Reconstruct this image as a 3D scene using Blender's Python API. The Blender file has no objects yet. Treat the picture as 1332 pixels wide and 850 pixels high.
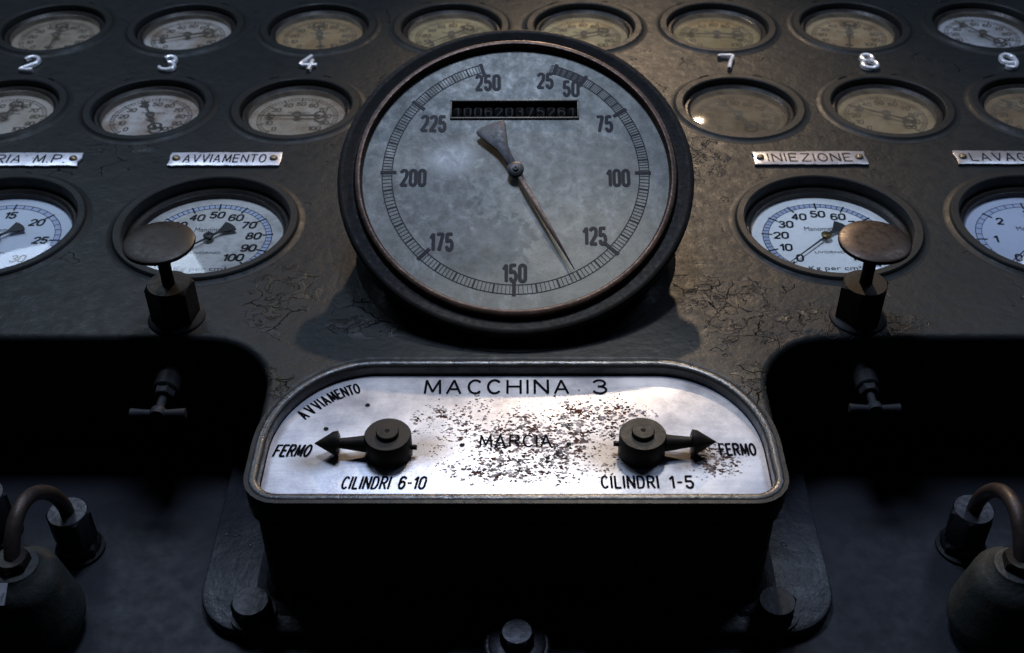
import bpy, bmesh, math, random
from mathutils import Matrix, Vector
from math import sin, cos, pi, radians
random.seed(7)
S = 0.14                       # metres per panel unit (pitch of the small gauges)
E_ = radians(50)               # the console face leans back: 50 degrees above the horizontal
# panel axes u (right), v (up the face), w (out of the face) -> world metres
AX = Matrix(((1, 0, 0), (0, cos(E_), -sin(E_)), (0, sin(E_), cos(E_))))
ORG = Vector((0, 0, 0.45))
def W(u, v, w): return AX @ Vector((u * S, v * S, w * S)) + ORG
def PM(u, v, w, rx=0.0, rz=0.0):
    return Matrix.Translation(W(u, v, w)) @ AX.to_4x4() @ Matrix.Rotation(rx, 4, 'X') @ Matrix.Rotation(rz, 4, 'Z')
sc = bpy.context.scene
COL = sc.collection

# ------------------------------------------------------------------ camera
TH, YAW, ROLL = 0.695584, -0.0103947, -0.0073613
F = Vector((sin(YAW) * cos(TH), cos(YAW) * cos(TH), -sin(TH)))
R0 = Vector((cos(YAW), -sin(YAW), 0)); U0 = R0.cross(F)
R1 = R0 * cos(ROLL) + U0 * sin(ROLL); U1 = -R0 * sin(ROLL) + U0 * cos(ROLL)
cam_d = bpy.data.cameras.new('camera'); cam = bpy.data.objects.new('camera', cam_d); COL.objects.link(cam)
cm = Matrix((R1, U1, -F)).transposed()
cam.matrix_world = Matrix.Translation(W(0.02796, 0, 4.12451)) @ (AX @ cm).to_4x4()
cam_d.lens = 36 * 1578.17 / 1332; cam_d.sensor_width = 36
cam_d.clip_start = 0.01; cam_d.clip_end = 50
cam_d.dof.use_dof = True; cam_d.dof.focus_distance = 6.3 * S; cam_d.dof.aperture_fstop = 10
sc.camera = cam

# ------------------------------------------------------------------ light
world = bpy.data.worlds.new('World'); sc.world = world; world.use_nodes = True
world.node_tree.nodes['Background'].inputs[0].default_value = (0.30, 0.42, 0.75, 1)
world.node_tree.nodes['Background'].inputs[1].default_value = 0.012
def aim(o, pos, tgt):
    p = W(*pos); t = W(*tgt)
    o.matrix_world = Matrix.Translation(p) @ (t - p).to_track_quat('-Z', 'Y').to_matrix().to_4x4()
def area(name, pos, tgt, size, power, color, sy=None):
    l = bpy.data.lights.new(name, 'AREA'); l.energy = power; l.color = color; l.size = size * S
    if sy: l.shape = 'RECTANGLE'; l.size_y = sy * S
    o = bpy.data.objects.new(name, l); COL.objects.link(o); aim(o, pos, tgt); return o
def spot(name, pos, tgt, power, color, ang, blend, rad):
    l = bpy.data.lights.new(name, 'SPOT'); l.energy = power; l.color = color
    l.spot_size = radians(ang); l.spot_blend = blend; l.shadow_soft_size = rad * S
    o = bpy.data.objects.new(name, l); COL.objects.link(o); aim(o, pos, tgt); return o
spot('warm_lamp', (1.1, 15.9, 6.7), (0.75, 5.0, 0), 84, (1.0, 0.74, 0.50), 34, 1.0, 0.16)
spot('plate_fill_spot', (1.0, 7.7, 6.2), (0.20, 4.22, 0), 26, (1.0, 0.93, 0.82), 20, 0.8, 0.22)  # added spot without a seen source, brightens the control plate
area('skylight_overhead', (-0.6, 8.4, 11.0), (0, 5.2, 0), 2.2, 17, (0.59, 0.72, 1.0))
area('window_left', (-5.5, 11.0, 7.5), (-0.9, 4.9, 0), 3.0, 5.0, (0.66, 0.80, 1.0))
area('fill_right', (6.2, 10.0, 7.5), (1.3, 4.4, 0), 2.6, 3.6, (0.60, 0.74, 1.0))  # fill light added opposite window_left to lift the dark lower deck
sc.view_settings.view_transform = 'Standard'; sc.view_settings.look = 'None'
sc.view_settings.exposure = 0; sc.view_settings.gamma = 1

# ------------------------------------------------------------------ materials
class N:
    """small node graph helper"""
    def __init__(s, name):
        s.m = bpy.data.materials.new(name); s.m.use_nodes = True; s.t = s.m.node_tree
        s.b = s.t.nodes['Principled BSDF']; s.out = s.t.nodes['Material Output']
        s.co = s.t.nodes.new('ShaderNodeTexCoord').outputs['Object']
    def n(s, kind, **kw):
        o = s.t.nodes.new(kind)
        for k, v in kw.items():
            if k.startswith('i_'): s.set(o.inputs[k[2:].replace('_', ' ')], v)
            else: setattr(o, k, v)
        return o
    def set(s, sock, v):
        if isinstance(v, bpy.types.NodeSocket): s.t.links.new(v, sock)
        else: sock.default_value = v
    def noise(s, scale, detail=4, rough=0.55, vec=None, dist=0.0):
        o = s.n('ShaderNodeTexNoise'); s.set(o.inputs['Vector'], vec or s.co); o.inputs['Scale'].default_value = scale
        o.inputs['Detail'].default_value = detail; o.inputs['Roughness'].default_value = rough; o.inputs['Distortion'].default_value = dist
        return o.outputs['Fac']
    def ramp(s, fac, stops):
        o = s.n('ShaderNodeValToRGB'); s.set(o.inputs[0], fac); e = o.color_ramp.elements
        while len(e) < len(stops): e.new(0.5)
        for k, (p, c) in enumerate(stops):
            e[k].position = p; e[k].color = (c, c, c, 1) if isinstance(c, (int, float)) else (*c, 1)
        return o.outputs['Color']
    def mix(s, fac, a, b, mode='MIX'):
        o = s.n('ShaderNodeMix', data_type='RGBA', blend_type=mode)
        s.set(o.inputs[0], fac)
        for sock, v in ((o.inputs[6], a), (o.inputs[7], b)):
            s.set(sock, v if isinstance(v, bpy.types.NodeSocket) else ((*v, 1) if len(v) == 3 else v))
        return o.outputs[2]
    def math(s, op, a, b=0.0):
        o = s.n('ShaderNodeMath', operation=op); s.set(o.inputs[0], a); s.set(o.inputs[1], b); return o.outputs[0]
    def scale(s, xyz, loc=(0, 0, 0), rot=(0, 0, 0)):
        o = s.n('ShaderNodeMapping'); s.set(o.inputs[0], s.co); o.inputs['Scale'].default_value = xyz
        o.inputs['Location'].default_value = loc; o.inputs['Rotation'].default_value = rot; return o.outputs[0]
    def bump(s, h, strength, dist, prev=None):
        o = s.n('ShaderNodeBump'); o.inputs['Strength'].default_value = strength; o.inputs['Distance'].default_value = dist
        s.set(o.inputs['Height'], h)
        if prev is not None: s.set(o.inputs['Normal'], prev)
        return o.outputs[0]
    def done(s, color=None, rough=None, metal=None, normal=None, spec=None):
        for k, v in (('Base Color', color), ('Roughness', rough), ('Metallic', metal), ('Normal', normal), ('Specular IOR Level', spec)):
            if v is not None:
                if k == 'Base Color' and isinstance(v, tuple) and len(v) == 3: v = (*v, 1)
                s.set(s.b.inputs[k], v)
        return s.m

def paint(name, base, rough=0.5, cracks=True, lump=1.0, spec=0.17, worn=()):
    g = N(name)
    big = g.noise(9, 5, 0.6); fine = g.noise(85, 6, 0.65); grit = g.noise(420, 3, 0.6)
    c1 = g.mix(g.ramp(big, [(0.3, 0), (0.7, 1)]), tuple(x * 0.78 for x in base), tuple(x * 1.18 for x in base))
    stain = g.ramp(g.noise(23, 6, 0.7, dist=0.6), [(0.56, 0), (0.72, 1)])
    c2 = g.mix(g.math('MULTIPLY', stain, 0.5), c1, (base[0] * 1.45, base[1] * 1.25, base[2] * 1.15))
    c3 = g.mix(g.ramp(fine, [(0.35, 0), (0.62, 0.35)]), c2, (base[0] * .55, base[1] * .55, base[2] * .55))
    nrm = g.bump(big, 0.55 * lump, 0.004)
    nrm = g.bump(fine, 0.42 * lump, 0.0014, nrm)
    nrm = g.bump(grit, 0.12, 0.0004, nrm)
    if cracks:
        warp = g.n('ShaderNodeVectorMath', operation='ADD'); g.set(warp.inputs[0], g.co)
        nz = g.n('ShaderNodeTexNoise'); g.set(nz.inputs['Vector'], g.co); nz.inputs['Scale'].default_value = 28; nz.inputs['Detail'].default_value = 4
        sc2 = g.n('ShaderNodeVectorMath', operation='SCALE'); g.set(sc2.inputs[0], nz.outputs['Color']); sc2.inputs['Scale'].default_value = 0.035
        g.set(warp.inputs[1], sc2.outputs[0])
        vo = g.n('ShaderNodeTexVoronoi', feature='DISTANCE_TO_EDGE'); g.set(vo.inputs['Vector'], warp.outputs[0]); vo.inputs['Scale'].default_value = 26
        line = g.ramp(vo.outputs['Distance'], [(0.0, 1), (0.013, 0)])
        mask = g.ramp(g.noise(11, 4, 0.6, vec=g.scale((1, 1, 1), (3.1, 0.4, 0))), [(0.565, 0), (0.62, 1)])
        brk = g.ramp(g.noise(48, 3, 0.5), [(0.48, 0), (0.56, 1)])
        if worn:
            sep = g.n('ShaderNodeSeparateXYZ'); g.set(sep.inputs[0], g.co); wm = None
            for cx, cy, rx, ry in worn:
                p = g.math('DIVIDE', g.math('SUBTRACT', sep.outputs[0], cx * S), rx * S); q = g.math('DIVIDE', g.math('SUBTRACT', sep.outputs[1], cy * S), ry * S)
                bl = g.math('SUBTRACT', 1.0, g.math('SQRT', g.math('ADD', g.math('MULTIPLY', p, p), g.math('MULTIPLY', q, q))))
                wm = bl if wm is None else g.math('MAXIMUM', wm, bl)
            wm = g.ramp(g.math('ADD', wm, g.math('MULTIPLY', g.math('SUBTRACT', g.noise(30, 4, .6), .5), 1.2)), [(0.05, 0), (0.4, 1)])
            mask = g.math('MAXIMUM', mask, wm); brk = g.math('MAXIMUM', brk, g.math('MULTIPLY', wm, .17))
            isl = g.ramp(g.noise(62, 5, 0.6, dist=.8), [(0.50, 0), (0.53, 1)])
            nrm = g.bump(g.math('MULTIPLY', isl, wm), 0.8, 0.0016, nrm)
            c3 = g.mix(g.math('MULTIPLY', g.math('MULTIPLY', isl, wm), .45), c3, (base[0] * 2.6, base[1] * 2.1, base[2] * 1.8))
        cr = g.math('MULTIPLY', g.math('MULTIPLY', line, mask), brk)
        chip = g.ramp(g.noise(34, 3, 0.45, vec=g.scale((1, 1.5, 1), (1.3, 0.2, 0))), [(0.70, 0), (0.715, 1)])
        c3 = g.mix(cr, c3, (0.004, 0.004, 0.004))
        nrm = g.bump(g.math('SUBTRACT', 1.0, cr), 0.9, 0.002, nrm)
        nrm = g.bump(g.math('SUBTRACT', 1.0, chip), 0.7, 0.0012, nrm)
    r = g.ramp(fine, [(0.3, rough - 0.1), (0.7, rough + 0.13)])
    return g.done(c3, r, 0.0, nrm, spec)

def metal(name, base, rough=0.4, met=1.0, var=0.35, bump=0.3, dirt=(0.02, 0.015, 0.01), dirt_amt=0.4, spec=0.35):
    g = N(name)
    a = g.noise(60, 6, 0.65); b = g.noise(300, 4, 0.6)
    c = g.mix(g.ramp(a, [(0.3, 0), (0.7, 1)]), tuple(x * (1 - var) for x in base), tuple(min(1, x * (1 + var)) for x in base))
    c = g.mix(g.math('MULTIPLY', g.ramp(g.noise(35, 6, 0.7), [(0.5, 0), (0.68, 1)]), dirt_amt), c, dirt)
    nrm = g.bump(a, bump, 0.0012); nrm = g.bump(b, bump * 0.7, 0.0004, nrm)
    return g.done(c, g.ramp(b, [(0.3, max(0.05, rough - .1)), (0.7, rough + .12)]), met, nrm, spec)

def flat(name, base, rough=0.6, met=0.0, spec=0.12):
    g = N(name); a = g.noise(400, 3, 0.6)
    c = g.mix(a, tuple(x * 0.75 for x in base), tuple(min(1, x * 1.2) for x in base))
    return g.done(c, rough, met, None, spec)

def dial_mat(name, base, stain, lo, hi, grime=0.5, seed=0.0, scale=30):
    g = N(name)
    v = g.scale((1, 1, 1), (seed, seed * 1.7, 0))
    a = g.noise(scale, 6, 0.62, vec=v); b = g.noise(scale * 5, 5, 0.65, vec=v); cc = g.noise(900, 2, 0.5)
    c = g.mix(g.ramp(a, [(lo, 0), (hi, 1)]), base, stain)
    c = g.mix(g.math('MULTIPLY', g.ramp(b, [(0.5, 0), (0.7, 1)]), grime), c, tuple(x * 0.5 for x in stain))
    c = g.mix(g.ramp(cc, [(0.3, 0.12), (0.6, 0)]), c, tuple(x * .6 for x in base))
    return g.done(c, 0.6, 0.0, g.bump(b, 0.1, 0.0005))

M = {}
M['panel'] = paint('grey_panel_paint', (0.0130, 0.0150, 0.0150), 0.46, lump=1.25, worn=[(1.18, 5.05, .30, .38), (-1.25, 4.50, .14, .14), (1.2, 4.5, .16, .2), (-1.30, 5.2, .22, .34), (-2.6, 6.74, .35, .07), (1.75, 4.97, .5, .12), (-.75, 4.95, .3, .1), (1.15, 6.6, .2, .3)])
M['ring'] = paint('grey_ring_paint', (0.0135, 0.0150, 0.0145), 0.50, cracks=False, lump=0.5)
M['box'] = paint('grey_box_paint', (0.020, 0.020, 0.020), 0.32, cracks=False, lump=1.3, spec=0.5)
M['flange'] = paint('dark_flange_paint', (0.024, 0.026, 0.032), 0.36, cracks=True, lump=1.8, spec=.35)
M['deck'] = paint('dark_deck_paint', (0.0150, 0.0168, 0.0220), 0.52, cracks=False, lump=0.5)
M['wall'] = paint('black_wall_paint', (0.012, 0.012, 0.013), 0.65, cracks=False, lump=0.5)
M['housing'] = metal('dark_housing_enamel', (0.006, 0.006, 0.006), 0.5, 0.0, dirt=(0.012, 0.008, 0.006), dirt_amt=0.5, spec=0.07)
M['bezel'] = metal('brown_bezel_metal', (0.050, 0.031, 0.023), 0.42, 0.65, 0.5, 0.4)
M['inner'] = metal('inner_bezel_metal', (0.024, 0.022, 0.020), 0.42, 0.5)
M['bronze'] = metal('dark_bronze', (0.034, 0.024, 0.019), 0.42, 0.7, 0.25, 0.15, dirt_amt=0.3)
M['bronze2'] = metal('black_bronze', (0.020, 0.017, 0.014), 0.48, 0.6, 0.25, 0.15, dirt_amt=0.3)
M['brass'] = metal('dull_brass', (0.12, 0.085, 0.035), 0.45, 0.8, 0.3, 0.2, dirt_amt=0.5)
M['screw'] = metal('dull_screw_brass', (0.16, 0.12, 0.07), 0.4, 0.8, 0.3, 0.3)
M['black'] = metal('lever_black', (0.0070, 0.0064, 0.0058), 0.48, 0.0, 0.3, 0.25, dirt=(0.03, 0.018, 0.010), dirt_amt=0.35, spec=0.12)
M['needle'] = metal('needle_black', (0.018, 0.018, 0.020), 0.45, 0.1, 0.3, 0.1)
M['chrome'] = metal('numeral_nickel', (0.80, 0.80, 0.82), 0.30, 0.45, 0.15, 0.15, dirt_amt=0.15)
M['iron'] = metal('bolt_iron', (0.024, 0.024, 0.028), 0.42, 0.5, 0.3, 0.4)
M['cock'] = metal('cock_grey_metal', (0.024, 0.024, 0.027), 0.55, 0.0, 0.3, 0.4, spec=0.15)
M['pipe'] = metal('brown_pipe_copper', (0.050, 0.036, 0.030), 0.48, 0.5, 0.3, 0.2)
M['cast'] = metal('cast_grey_green', (0.020, 0.023, 0.021), 0.62, 0.0, 0.35, 1.0)
M['ink'] = flat('black_ink', (0.010, 0.010, 0.013), 0.5)
M['ink2'] = flat('engraving_fill', (0.005, 0.005, 0.006), 0.9, 0, 0.0)
M['inkgrey'] = flat('worn_ink', (0.06, 0.06, 0.075), 0.6)
M['fade'] = flat('faded_ink', (0.055, 0.048, 0.042), 0.7)
M['hole'] = flat('hole_black', (0.004, 0.004, 0.004), 0.8)
M['band'] = flat('blue_scale_band', (0.38, 0.43, 0.58), 0.6)
M['counter'] = flat('counter_wheel_black', (0.004, 0.004, 0.004), 0.7, 0, .03)
M['digit'] = flat('counter_digit_grey', (0.030, 0.030, 0.028), 0.8)

def plate_mat():
    g = N('brushed_worn_aluminium')
    br = g.noise(30, 6, 0.7, vec=g.scale((1.0, 14, 1)))
    cl = g.noise(22, 7, 0.65)
    c = g.mix(g.ramp(cl, [(0.36, 0), (0.60, 1)]), (0.25, 0.25, 0.29), (0.51, 0.51, 0.54))
    c = g.mix(g.math('MULTIPLY', g.ramp(br, [(0.4, 0), (0.7, 1)]), 0.30), c, (0.32, 0.33, 0.37))
    # soft rust and grime beside the hubs, brown patches under the arrow heads
    sep = g.n('ShaderNodeSeparateXYZ'); g.set(sep.inputs[0], g.co); X, Y = sep.outputs[0], sep.outputs[1]
    def blob(cx, cy, rx, ry):
        a = g.math('DIVIDE', g.math('SUBTRACT', X, cx * S), rx * S); b = g.math('DIVIDE', g.math('SUBTRACT', Y, cy * S), ry * S)
        return g.math('SUBTRACT', 1.0, g.math('SQRT', g.math('ADD', g.math('MULTIPLY', a, a), g.math('MULTIPLY', b, b))))
    rust = g.math('MAXIMUM', blob(-0.44, 0.02, .19, .15), blob(0.44, 0.0, .21, .17))
    rust = g.math('MAXIMUM', rust, g.math('MAXIMUM', blob(-0.97, -0.06, .15, .09), blob(0.86, -0.02, .15, .12)))
    rm = g.ramp(g.math('ADD', rust, g.math('MULTIPLY', g.math('SUBTRACT', cl, 0.5), 0.9)), [(0.05, 0), (0.75, 0.75)])
    c = g.mix(rm, c, (0.13, 0.095, 0.06))
    # pits: short flakes in a cloud over the middle and right
    big = g.noise(45, 4, 0.6)
    mk = g.math('MAXIMUM', blob(.12, 0.08, .52, .36), blob(0.38, 0.22, .42, .24))
    mk = g.math('MAXIMUM', mk, blob(0.95, -.04, .18, .16)); mk = g.math('MAXIMUM', mk, blob(-.04, -.10, .42, .16))
    mk = g.math('MAXIMUM', mk, g.math('MULTIPLY', blob(-.25, .20, .45, .30), 0.6))
    mk = g.math('ADD', g.math('MULTIPLY', mk, 1.25), g.math('MULTIPLY', g.math('SUBTRACT', big, 0.5), 1.5))
    mk = g.math('MAXIMUM', g.math('MINIMUM', mk, 0.75), 0.0)
    def spots(scale, rot, stretch, gain, lo, warp_amt):
        nzc = g.n('ShaderNodeTexNoise'); g.set(nzc.inputs['Vector'], g.co); nzc.inputs['Scale'].default_value = scale * 1.7; nzc.inputs['Detail'].default_value = 3
        sv = g.n('ShaderNodeVectorMath', operation='SCALE'); g.set(sv.inputs[0], nzc.outputs['Color']); sv.inputs['Scale'].default_value = warp_amt
        ad = g.n('ShaderNodeVectorMath', operation='ADD'); g.set(ad.inputs[0], g.co); g.set(ad.inputs[1], sv.outputs[0])
        mp = g.n('ShaderNodeMapping'); g.set(mp.inputs[0], ad.outputs[0]); mp.inputs['Rotation'].default_value = (0, 0, rot); mp.inputs['Scale'].default_value = (1, stretch, 1)
        vo = g.n('ShaderNodeTexVoronoi'); g.set(vo.inputs['Vector'], mp.outputs[0]); vo.inputs['Scale'].default_value = scale
        sp = g.n('ShaderNodeSeparateColor'); g.set(sp.inputs[0], vo.outputs['Color'])
        rad = g.math('MULTIPLY', g.math('SUBTRACT', g.math('ADD', g.math('MULTIPLY', sp.outputs[0], 0.75), g.math('MULTIPLY', mk, gain)), lo), 0.9)
        return g.ramp(g.math('SUBTRACT', rad, vo.outputs['Distance']), [(0.0, 0), (0.07, 1)])
    pit = g.math('MAXIMUM', spots(270, .25, 1.7, .92, .62, .0040), spots(400, -.5, 1.4, .90, .59, .0025))
    pit = g.math('MAXIMUM', pit, g.math('MULTIPLY', spots(620, .8, 1.2, .15, .50, .001), 0.6))
    pit = g.math('MULTIPLY', pit, g.ramp(g.noise(130, 2, .5), [(0.30, 0.45), (0.55, 1)]))
    # fine scratches, rubbed along and across
    scr = g.ramp(g.noise(40, 3, 0.7, vec=g.scale((1, 60, 1), rot=(0, 0, .5))), [(0.62, 0), (0.70, 1)])
    scr2 = g.ramp(g.noise(40, 3, 0.7, vec=g.scale((50, 1, 1), (3, 1, 0), rot=(0, 0, .3))), [(0.64, 0), (0.72, 1)])
    c = g.mix(g.math('MULTIPLY', g.math('MAXIMUM', scr, scr2), 0.25), c, (0.72, 0.72, 0.76))
    pc = g.mix(g.ramp(g.noise(60, 2), [(.4, 0), (.6, 1)]), (0.060, 0.026, 0.016), (0.022, 0.018, 0.020))
    c = g.mix(pit, c, pc)
    rg = g.mix(pit, g.ramp(cl, [(0.3, 0.33), (0.7, 0.46)]), (0.8, 0.8, 0.8))
    nrm = g.bump(br, 0.25, 0.0006); nrm = g.bump(cl, 0.35, 0.002, nrm); nrm = g.bump(g.math('SUBTRACT', 1.0, pit), 0.6, 0.0005, nrm)
    return g.done(c, rg, g.math('MULTIPLY', g.math('SUBTRACT', 1.0, pit), 0.30), nrm, g.math('MULTIPLY', g.math('SUBTRACT', 1.0, pit), 0.5))
M['plate'] = plate_mat()

def label_mat(name, base, met):
    g = N(name)
    a = g.noise(70, 6, 0.7); e = g.noise(260, 4, 0.65)
    c = g.mix(g.ramp(a, [(0.35, 0), (0.7, 1)]), base, tuple(x * 0.6 for x in base))
    c = g.mix(g.ramp(e, [(0.60, 0), (0.68, 0.7)]), c, (0.05, 0.04, 0.03))
    return g.done(c, 0.36, met, g.bump(a, 0.25, 0.001))
M['label_blue'] = label_mat('nameplate_white_aluminium', (0.80, 0.80, 0.86), 0.45)
M['label_grey'] = label_mat('nameplate_grey_aluminium', (0.46, 0.45, 0.47), 0.6)
M['label_bg'] = M['label_blue']

def tacho_mat():
    g = N('patinated_dial_zinc')
    a = g.noise(14, 7, 0.68); b = g.noise(95, 7, 0.75, dist=0.3); f = g.noise(420, 4, 0.7); st = g.noise(26, 7, 0.75, vec=g.scale((2.0, 0.8, 1), (4, 1, 0)))
    c = g.mix(g.ramp(a, [(0.32, 0), (0.68, 1)]), (0.062, 0.065, 0.056), (0.092, 0.094, 0.081))
    c = g.mix(g.ramp(b, [(0.46, 0), (0.66, 0.40)]), c, (0.075, 0.082, 0.080))
    c = g.mix(g.ramp(st, [(0.54, 0), (0.68, 0.4)]), c, (0.18, 0.195, 0.20))
    c = g.mix(g.ramp(f, [(0.54, 0), (0.70, 0.55)]), c, (0.045, 0.048, 0.046))
    sep = g.n('ShaderNodeSeparateXYZ'); g.set(sep.inputs[0], g.co); X, Y = sep.outputs[0], sep.outputs[1]
    def blob(cx, cy, rx, ry):
        p = g.math('DIVIDE', g.math('SUBTRACT', X, cx * S), rx * S); q = g.math('DIVIDE', g.math('SUBTRACT', Y, cy * S), ry * S)
        return g.math('SUBTRACT', 1.0, g.math('SQRT', g.math('ADD', g.math('MULTIPLY', p, p), g.math('MULTIPLY', q, q))))
    sc_ = g.math('ADD', g.math('MAXIMUM', blob(-.12, -.42, .32, .22), g.math('MAXIMUM', blob(-.45, -.12, .3, .25), blob(-.38, -.33, .25, .25))), g.math('MULTIPLY', g.math('SUBTRACT', b, .5), 2.2))
    c = g.mix(g.ramp(sc_, [(0.25, 0), (0.40, 0.75)]), c, (0.050, 0.053, 0.050))
    pale = g.math('ADD', blob(-.36, .10, .20, .16), g.math('MULTIPLY', g.math('SUBTRACT', b, .5), 1.6))
    c = g.mix(g.ramp(pale, [(0.2, 0), (0.6, 0.75)]), c, (0.17, 0.18, 0.18))
    dk = g.math('ADD', g.math('MAXIMUM', blob(-.55, .27, .30, .15), g.math('MAXIMUM', blob(-.62, .50, .30, .22), blob(-.2, -.55, .26, .12))), g.math('MULTIPLY', g.math('SUBTRACT', a, .5), 1.4))  # smoky stains; the upper left ones also paint in the bezel's shade
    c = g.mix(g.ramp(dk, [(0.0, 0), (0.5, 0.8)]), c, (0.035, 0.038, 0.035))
    nrm = g.bump(b, 0.12, 0.001)
    return g.done(c, g.ramp(b, [(0.3, 0.38), (0.7, 0.6)]), 0.35, nrm)
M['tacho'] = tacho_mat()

def glass_mat(name='gauge_glass', tint=(0.95, 0.96, 0.94), dust=0.0):
    m = bpy.data.materials.new(name); m.use_nodes = True; t = m.node_tree; t.nodes.clear()
    out = t.nodes.new('ShaderNodeOutputMaterial'); mx = t.nodes.new('ShaderNodeMixShader')
    tr = t.nodes.new('ShaderNodeBsdfTransparent'); gl = t.nodes.new('ShaderNodeBsdfGlossy')
    tr.inputs[0].default_value = (*tint, 1); gl.inputs['Roughness'].default_value = 0.06
    lw = t.nodes.new('ShaderNodeFresnel'); lw.inputs[0].default_value = 1.5
    src = tr.outputs[0]
    if dust:
        df = t.nodes.new('ShaderNodeBsdfDiffuse'); df.inputs[0].default_value = (0.30, 0.26, 0.20, 1)
        nz = t.nodes.new('ShaderNodeTexNoise'); nz.inputs['Scale'].default_value = 45; nz.inputs['Detail'].default_value = 5
        tc = t.nodes.new('ShaderNodeTexCoord'); t.links.new(tc.outputs['Object'], nz.inputs['Vector'])
        ml = t.nodes.new('ShaderNodeMath'); ml.operation = 'MULTIPLY'; t.links.new(nz.outputs[0], ml.inputs[0]); ml.inputs[1].default_value = dust * 2
        m2 = t.nodes.new('ShaderNodeMixShader'); t.links.new(ml.outputs[0], m2.inputs[0]); t.links.new(tr.outputs[0], m2.inputs[1]); t.links.new(df.outputs[0], m2.inputs[2])
        src = m2.outputs[0]
    t.links.new(lw.outputs[0], mx.inputs[0]); t.links.new(src, mx.inputs[1]); t.links.new(gl.outputs[0], mx.inputs[2])
    t.links.new(mx.outputs[0], out.inputs[0]); return m
M['glass'] = glass_mat()
M['glass_dusty'] = glass_mat('dusty_gauge_glass', (0.93, 0.90, 0.84), 0.16)
M['glass_amber'] = glass_mat('amber_stained_gauge_glass', (0.95, 0.86, 0.66), 0.22)
M['glass_clear_dusty'] = glass_mat('clear_dusty_gauge_glass', (0.93, 0.93, 0.92), 0.12)

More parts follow.
